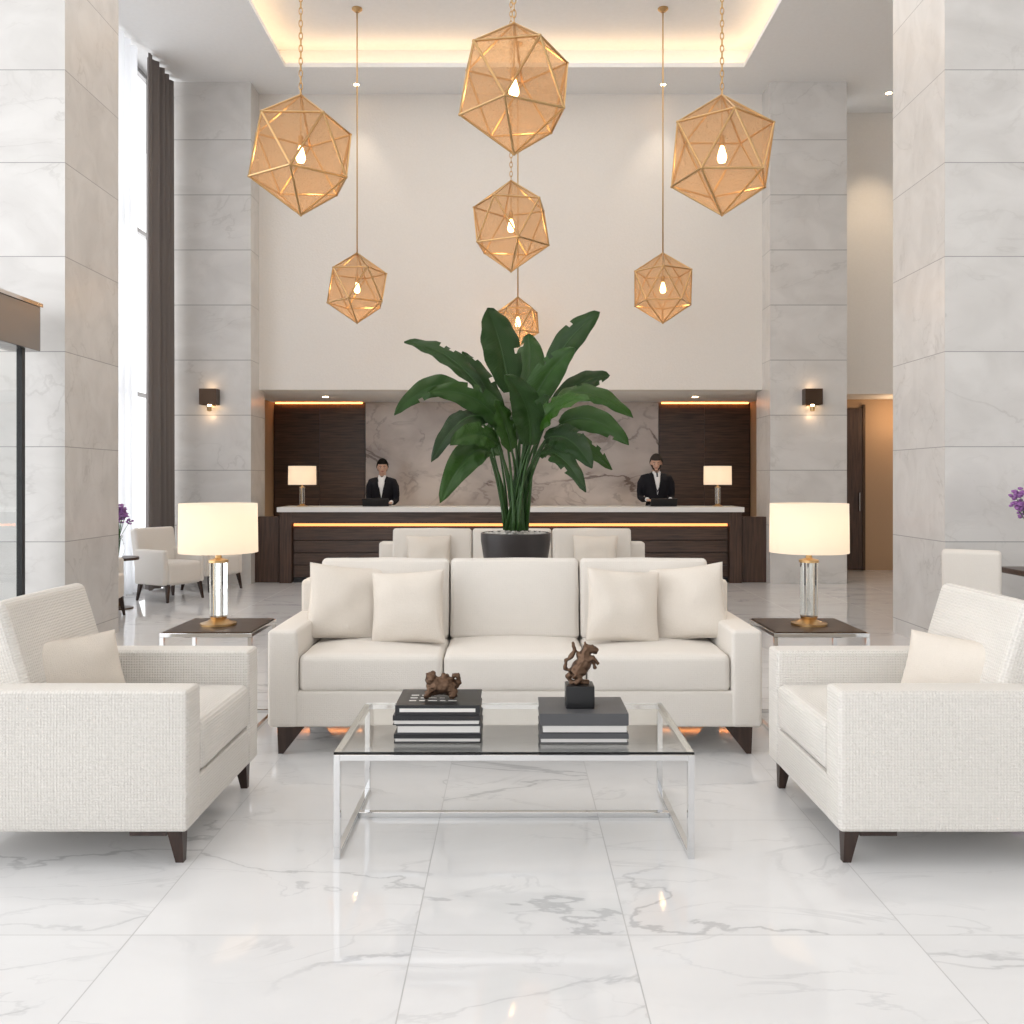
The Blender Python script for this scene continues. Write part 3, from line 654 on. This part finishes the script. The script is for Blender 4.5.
# ------------------------------------------------------------------ people
def sphere_bm(bm,c,r,seg=24,ring=16,f=None):
    vs=bmesh.ops.create_uvsphere(bm,u_segments=seg,v_segments=ring,radius=1)['verts']
    for v in vs:
        p=v.co.copy()
        p=Vector((p.x*r[0],p.y*r[1],p.z*r[2]))
        if f: p=f(p)
        v.co=p+Vector(c)
    return vs
def person(name,x,y,h,female):
    s=h/1.74; g=grp(name,(x,y,0)); g.scale=(s,s,s)
    k=.90 if female else 1.0
    bm=bmesh.new()
    rings=[(.78,.15,.10,0),(.86,.172,.115,0),(.95,.175*(1.02 if female else .96),.12,0),(1.06,.145*k,.10,0),(1.18,.165*k,.115,0),(1.30,.185*k,.125,-.005),(1.38,.195*k,.115,.0),(1.43,.175*k,.095,.005),(1.465,.12*k,.075,.01),(1.49,.065,.06,.015)]
    R=[]
    for z,rx,ry,oy in rings: R.append([bm.verts.new((rx*math.cos(a),oy+ry*math.sin(a),z)) for a in [2*math.pi*i/24 for i in range(24)]])
    for i in range(len(R)-1):
        for j in range(24): bm.faces.new([R[i][j],R[i][(j+1)%24],R[i+1][(j+1)%24],R[i+1][j]])
    bm.faces.new(R[0][::-1]); bm.faces.new(R[-1])
    for sx in (-1,1):
        tube_bm(bm,[(sx*.085,0,.90),(sx*.09,0,.7),(sx*.095,-.005,.48),(sx*.10,.01,.25),(sx*.10,.015,.07)],[.09,.085,.062,.058,.048],14)
        tube_bm(bm,[(sx*.10,.06,.045),(sx*.105,-.03,.045),(sx*.11,-.14,.032),(sx*.112,-.18,.028)],[.04,.046,.038,.024],12)
        tube_bm(bm,[(sx*.10*k,0,1.42),(sx*.175*k,0,1.40),(sx*.212*k,.01,1.33),(sx*.225*k,.02,1.22),(sx*.225*k,.015,1.13),(sx*.205*k,-.10,1.10),(sx*.165,-.235,1.105)],[.06,.066,.06,.052,.047,.042,.033],14)
    body=bm2('suit_body',bm,M_suit,g,smooth=True)
    r=body.modifiers.new('r','REMESH'); r.mode='VOXEL'; r.voxel_size=.012; r.use_smooth_shade=True
    q=body.modifiers.new('s','SMOOTH'); q.iterations=4
    def chest(xx,zz): 
        t=(zz-1.18)/.12; ry=.118+.012*max(0,min(1,t)); 
        if zz>1.38: ry=.118-.9*(zz-1.38)*.55
        return -ry*math.sqrt(max(.1,1-(xx/(.18*k))**2))-.008
    n=8; rows=[]; bm=bmesh.new()
    for i in range(n+1):
        z=1.17+(1.475-1.17)*i/n; w=.006+(.058 if female else .045)*(i/n)
        rows.append([bm.verts.new((w*u,chest(w*u,z)-.004,z)) for u in (-1,-.5,0,.5,1)])
    for i in range(n):
        for j in range(4): bm.faces.new([rows[i][j],rows[i][j+1],rows[i+1][j+1],rows[i+1][j]])
    o=bm2('shirt',bm,M_shirt,g,smooth=True); o.modifiers.new('t','SOLIDIFY').thickness=.006
    for sx in (-1,1):
        bm=bmesh.new()
        P=[(.002,1.16),(.045,1.30),(.085,1.37),(.066,1.385),(.085,1.41),(.062,1.478),(.05,1.44),(.03,1.30)]
        bm.faces.new([bm.verts.new((sx*a,chest(a,z)-.012,z)) for a,z in P]); bmesh.ops.triangulate(bm,faces=bm.faces)
        o=bm2('lapel_%d'%sx,bm,M_suit,g); o.modifiers.new('t','SOLIDIFY').thickness=.006
        bm=bmesh.new(); bm.faces.new([bm.verts.new(p) for p in [(sx*.004,-.075,1.468),(sx*.045,-.068,1.445),(sx*.062,-.035,1.495),(sx*.04,-.055,1.51)]])
        o=bm2('collar_%d'%sx,bm,M_shirt,g); o.modifiers.new('t','SOLIDIFY').thickness=.005
        tube('cuff_%d'%sx,[(sx*.168,-.228,1.105),(sx*.160,-.25,1.105)],.030,M_shirt,g,14)
        hx=sx*.155
        bm=bmesh.new(); tube_bm(bm,[(sx*.161,-.245,1.105),(hx,-.275,1.10),(hx,-.31,1.095),(hx,-.335,1.093)],[.022,.026,.030,.026],12,flat=1)
        for v in bm.verts: v.co.z=1.10+(v.co.z-1.10)*.5
        for f,(fx,ln) in enumerate(((-.026,.066),(-.009,.076),(.009,.072),(.026,.056))):
            tube_bm(bm,[(hx+sx*fx*.9,-.325,1.097),(hx+sx*fx,-.335-ln*.45,1.10),(hx+sx*fx,-.335-ln*.8,1.092),(hx+sx*fx,-.335-ln,1.082)],[.009,.0085,.008,.006],8)
        tube_bm(bm,[(hx-sx*.02,-.27,1.098),(hx-sx*.045,-.30,1.093),(hx-sx*.05,-.335,1.086)],[.011,.010,.007],8)
        bm2('hand_%d'%sx,bm,M_skin,g,smooth=True)
    if not female:
        bm=bmesh.new()
        P=[(-.012,1.475),(.012,1.475),(.010,1.445),(.022,1.25),(0,1.2),(-.022,1.25),(-.010,1.445)]
        bm.faces.new([bm.verts.new((a,chest(a,z)-.012,z)) for a,z in P]); o=bm2('tie',bm,M_tie,g); o.modifiers.new('t','SOLIDIFY').thickness=.006
    hd=D.objects.new('head',None); COL.objects.link(hd); hd.parent=g; hd.location=(0,-.005,1.50); hd.rotation_euler=(math.radians(6 if female else 12),0,math.radians(8 if female else -8))
    C=(0,-.01,.125)
    rx,ry,rz=(.072,.090,.112) if female else (.077,.095,.116)
    def shp(p):
        t=max(0,-p.z/rz)
        p.x*=1-.30*t*t; 
        if p.y>0: p.y*=1-.25*t
        else: p.y*=1-.08*t*t
        return p
    bm=bmesh.new(); sphere_bm(bm,C,(rx,ry,rz),28,20,shp)
    tube_bm(bm,[(0,.02,-.06),(0,.015,.0),(0,.01,.07)],[.056,.052,.05],16)
    tube_bm(bm,[(0,C[1]-ry+.004,.135),(0,C[1]-ry-.010,.112),(0,C[1]-ry-.014,.098),(0,C[1]-ry+.004,.092)],[.008,.010,.014,.010],8)
    tube_bm(bm,[(-.022,C[1]-ry+.018,.045),(.022,C[1]-ry+.018,.045)],.016,8)
    tube_bm(bm,[(-.03,C[1]-ry+.018,.147),(.03,C[1]-ry+.018,.147)],.012,8)
    for sx in (-1,1): sphere_bm(bm,(sx*(rx+.001),.005,.118),(.010,.018,.030),10,8)
    o=bm2('face',bm,M_skin,hd,smooth=True); r=o.modifiers.new('r','REMESH'); r.mode='VOXEL'; r.voxel_size=.0055; r.use_smooth_shade=True
    q=o.modifiers.new('s','SMOOTH'); q.iterations=3
    yf=C[1]-ry
    for sx in (-1,1):
        bm=bmesh.new(); sphere_bm(bm,(sx*.028,yf+.013,.127),(.012,.010,.006),12,8); bm2('eye_%d'%sx,bm,M_eye,hd,smooth=True)
        bm=bmesh.new(); sphere_bm(bm,(sx*.028,yf+.006,.127),(.0055,.005,.0055),10,8); bm2('iris_%d'%sx,bm,M_iris,hd,smooth=True)
        tube('brow_%d'%sx,[(sx*.013,yf+.003,.146),(sx*.03,yf+.004,.150),(sx*.044,yf+.016,.145)],[.003,.004,.002],M_hair if female else M_ghair,hd,6)
    bm=bmesh.new(); sphere_bm(bm,(0,yf+.006,.072),(.022,.010,.006),14,8); bm2('mouth',bm,M_lip,hd,smooth=True)
    # hair: closed shell, hairline descends from the forehead to the nape
    bm=bmesh.new(); sphere_bm(bm,(0,C[1]+.007,C[2]+.006),(rx+.013,ry+.010,rz+.014),48,40,shp)
    dl=[]
    for v in bm.verts:
        p=v.co-Vector(C)
        line=.052 if p.y<-.045 else (.052-(p.y+.045)*1.1)
        if p.y>.03: line=-.06
        if p.z<line: dl.append(v)
    bmesh.ops.delete(bm,geom=dl,context='VERTS')
    o=bm2('hair',bm,M_hair if female else M_ghair,hd,smooth=True); so=o.modifiers.new('t','SOLIDIFY'); so.thickness=.010; so.offset=0
    if female:
        bm=bmesh.new(); sphere_bm(bm,(0,.115,.16),(.042,.035,.042),18,12); bm2('hair_bun',bm,M_hair,hd,smooth=True)
    else:
        bm=bmesh.new(); sphere_bm(bm,(0,C[1]-.002,C[2]-.002),(rx+.003,ry+.004,rz+.004),36,28,shp); dl=[]
        for v in bm.verts:
            p=v.co-Vector(C)
            mouth=abs(p.x)<.026 and -.062<p.z<-.042
            keep=(p.z<-.028-(.016 if abs(p.x)<.045 and p.y<0 else -.02)) and p.y<.035 and not mouth
            if not keep: dl.append(v)
        bmesh.ops.delete(bm,geom=dl,context='VERTS'); o=bm2('beard',bm,M_ghair,hd,smooth=True); o.modifiers.new('t','SOLIDIFY').thickness=.004
person('receptionist_woman',-1.96,13.62,1.76,True)
person('receptionist_man',2.18,13.62,1.83,False)
for xx in (-1.96,2.18):
    g=grp('laptop',(xx,12.95,1.071)); box('base',(-.19,0,0),(.19,.24,.014),M_black,g,.003); box('screen',(-.19,-.07,.0),(.19,-.058,.12),M_black,g,.003,rot=(math.radians(30),0,0)).location=(0,-.035,.062)
# ------------------------------------------------------------------ lounge chairs (background)
def lounge_chair(x,y,rz):
    g=grp('lounge_chair',(x,y,0),rz); m=M_sofa
    rbox('seat',(.50,.52,.26),.04,(0,0,.33),m,g,(0,0,.02)); rbox('back',(.60,.11,.66),.04,(0,.27,.54),m,g,rot=(math.radians(-10),0,0))
    for k,sx in enumerate((-1,1)): rbox('arm_%d'%k,(.07,.52,.42),.03,(sx*.275,.02,.41),m,g)
    for i,(lx,ly) in enumerate(((-.24,-.22),(.24,-.22),(-.24,.24),(.24,.24))): leg('leg_%d'%i,lx,ly,.21,g,.03*(1 if lx>0 else -1),.03*(1 if ly>0 else -1),.022)
lounge_chair(-4.15,10.95,math.radians(62)); lounge_chair(-3.98,11.95,math.radians(60)); lounge_chair(-4.36,9.35,math.radians(100))
lt=grp('lounge_table',(-4.44,10.15,0)); 
lathe('top',[(0,.55),(.22,.55),(.22,.58),(0,.58)],M_dwood,lt,seg=32);lathe('stem',[(.03,.02),(.03,.55)],M_bronzed,lt,seg=12);lathe('foot',[(.16,0),(.16,.015),(.03,.03)],M_bronzed,lt,seg=24)
def bouquet(x,y,z,sc,rf):
    g=grp('flower_vase',(x,y,z)); lathe('vase',[(.04*sc,0),(.06*sc,.05*sc),(.055*sc,.14*sc),(.035*sc,.19*sc),(.045*sc,.22*sc)],M_glass,g,seg=24)
    bs=bmesh.new(); bf=bmesh.new()
    for k in range(26):
        a=random.uniform(0,6.28); r=rf*math.sqrt(random.random()); top=Vector((r*math.cos(a),r*math.sin(a),.22*sc+.22*sc+random.uniform(-.10,.1)*sc))
        tube_bm(bs,[(0,0,.02),(r*.15*math.cos(a),r*.15*math.sin(a),.2*sc),top],[.003,.003,.002],5)
        for j in range(14):
            o=Vector((random.gauss(0,1),random.gauss(0,1),random.gauss(0,1))).normalized()*.028*sc
            bmesh.ops.create_icosphere(bf,subdivisions=1,radius=.015*sc,matrix=Matrix.Translation(top+o)@Matrix.Diagonal((1,1,.6,1)))
    bm2('stems',bs,M_stem,g); bm2('blossoms',bf,M_flower,g,smooth=True)
bouquet(-4.44,10.15,.581,1.1,.13)
dt=grp('dining_table',(4.38,6.75,0)); rbox('top',(1.0,.9,.045),.01,(0,0,.7375),M_dwood,dt,n=2); lathe('stem',[(.05,.02),(.05,.715)],M_bronzed,dt,seg=20); lathe('foot',[(.28,0),(.28,.015),(.05,.03)],M_bronzed,dt,seg=32)
bouquet(4.07,6.95,.761,1.25,.18)
def dining_chair(x,y,rz):
    g=grp('dining_chair',(x,y,0),rz); m=M_sofa
    rbox('seat',(.46,.46,.10),.035,(0,0,.43),m,g,(0,0,.015)); rbox('back',(.40,.08,.50),.03,(0,.22,.68),m,g,rot=(math.radians(-8),0,0))
    for i,(lx,ly) in enumerate(((-.18,-.18),(.18,-.18),(-.18,.19),(.18,.19))): leg('leg_%d'%i,lx,ly,.39,g,.02*(1 if lx>0 else -1),.02*(1 if ly>0 else -1),.02)
dining_chair(3.56,6.95,math.radians(150))
# ------------------------------------------------------------------ world, lights, camera
w=D.worlds.new('World'); S.world=w; w.use_nodes=True; nt=w.node_tree
bg=nt.nodes['Background']; bg.inputs[0].default_value=(0.97,0.98,1.0,1)
tc=N(nt,'ShaderNodeTexCoord'); sp=N(nt,'ShaderNodeSeparateXYZ'); nt.links.new(tc.outputs['Generated'],sp.inputs[0])
mr=N(nt,'ShaderNodeMapRange',interpolation_type='SMOOTHSTEP'); mr.inputs[1].default_value=-.8; mr.inputs[2].default_value=.5; mr.inputs[3].default_value=2.9; mr.inputs[4].default_value=.5
nt.links.new(sp.outputs[0],mr.inputs[0]); nt.links.new(mr.outputs[0],bg.inputs[1])
area('tray_fill_light',(0.03,7,T-.02),(0,0,0),5.9,160,(1,.955,.90),9.6)  # added soft fill across the tray, not a fixture of the ceiling
cam=D.cameras.new('camera'); co=D.objects.new('camera',cam); COL.objects.link(co); co.location=(0,0,1.45); co.rotation_euler=(math.radians(90),0,0)
cam.sensor_width=36; cam.lens=900/1024*36; cam.shift_y=-32/1024; cam.clip_end=200
S.camera=co
S.view_settings.view_transform='Standard'
S.view_settings.look='None'
S.view_settings.exposure=-0.05
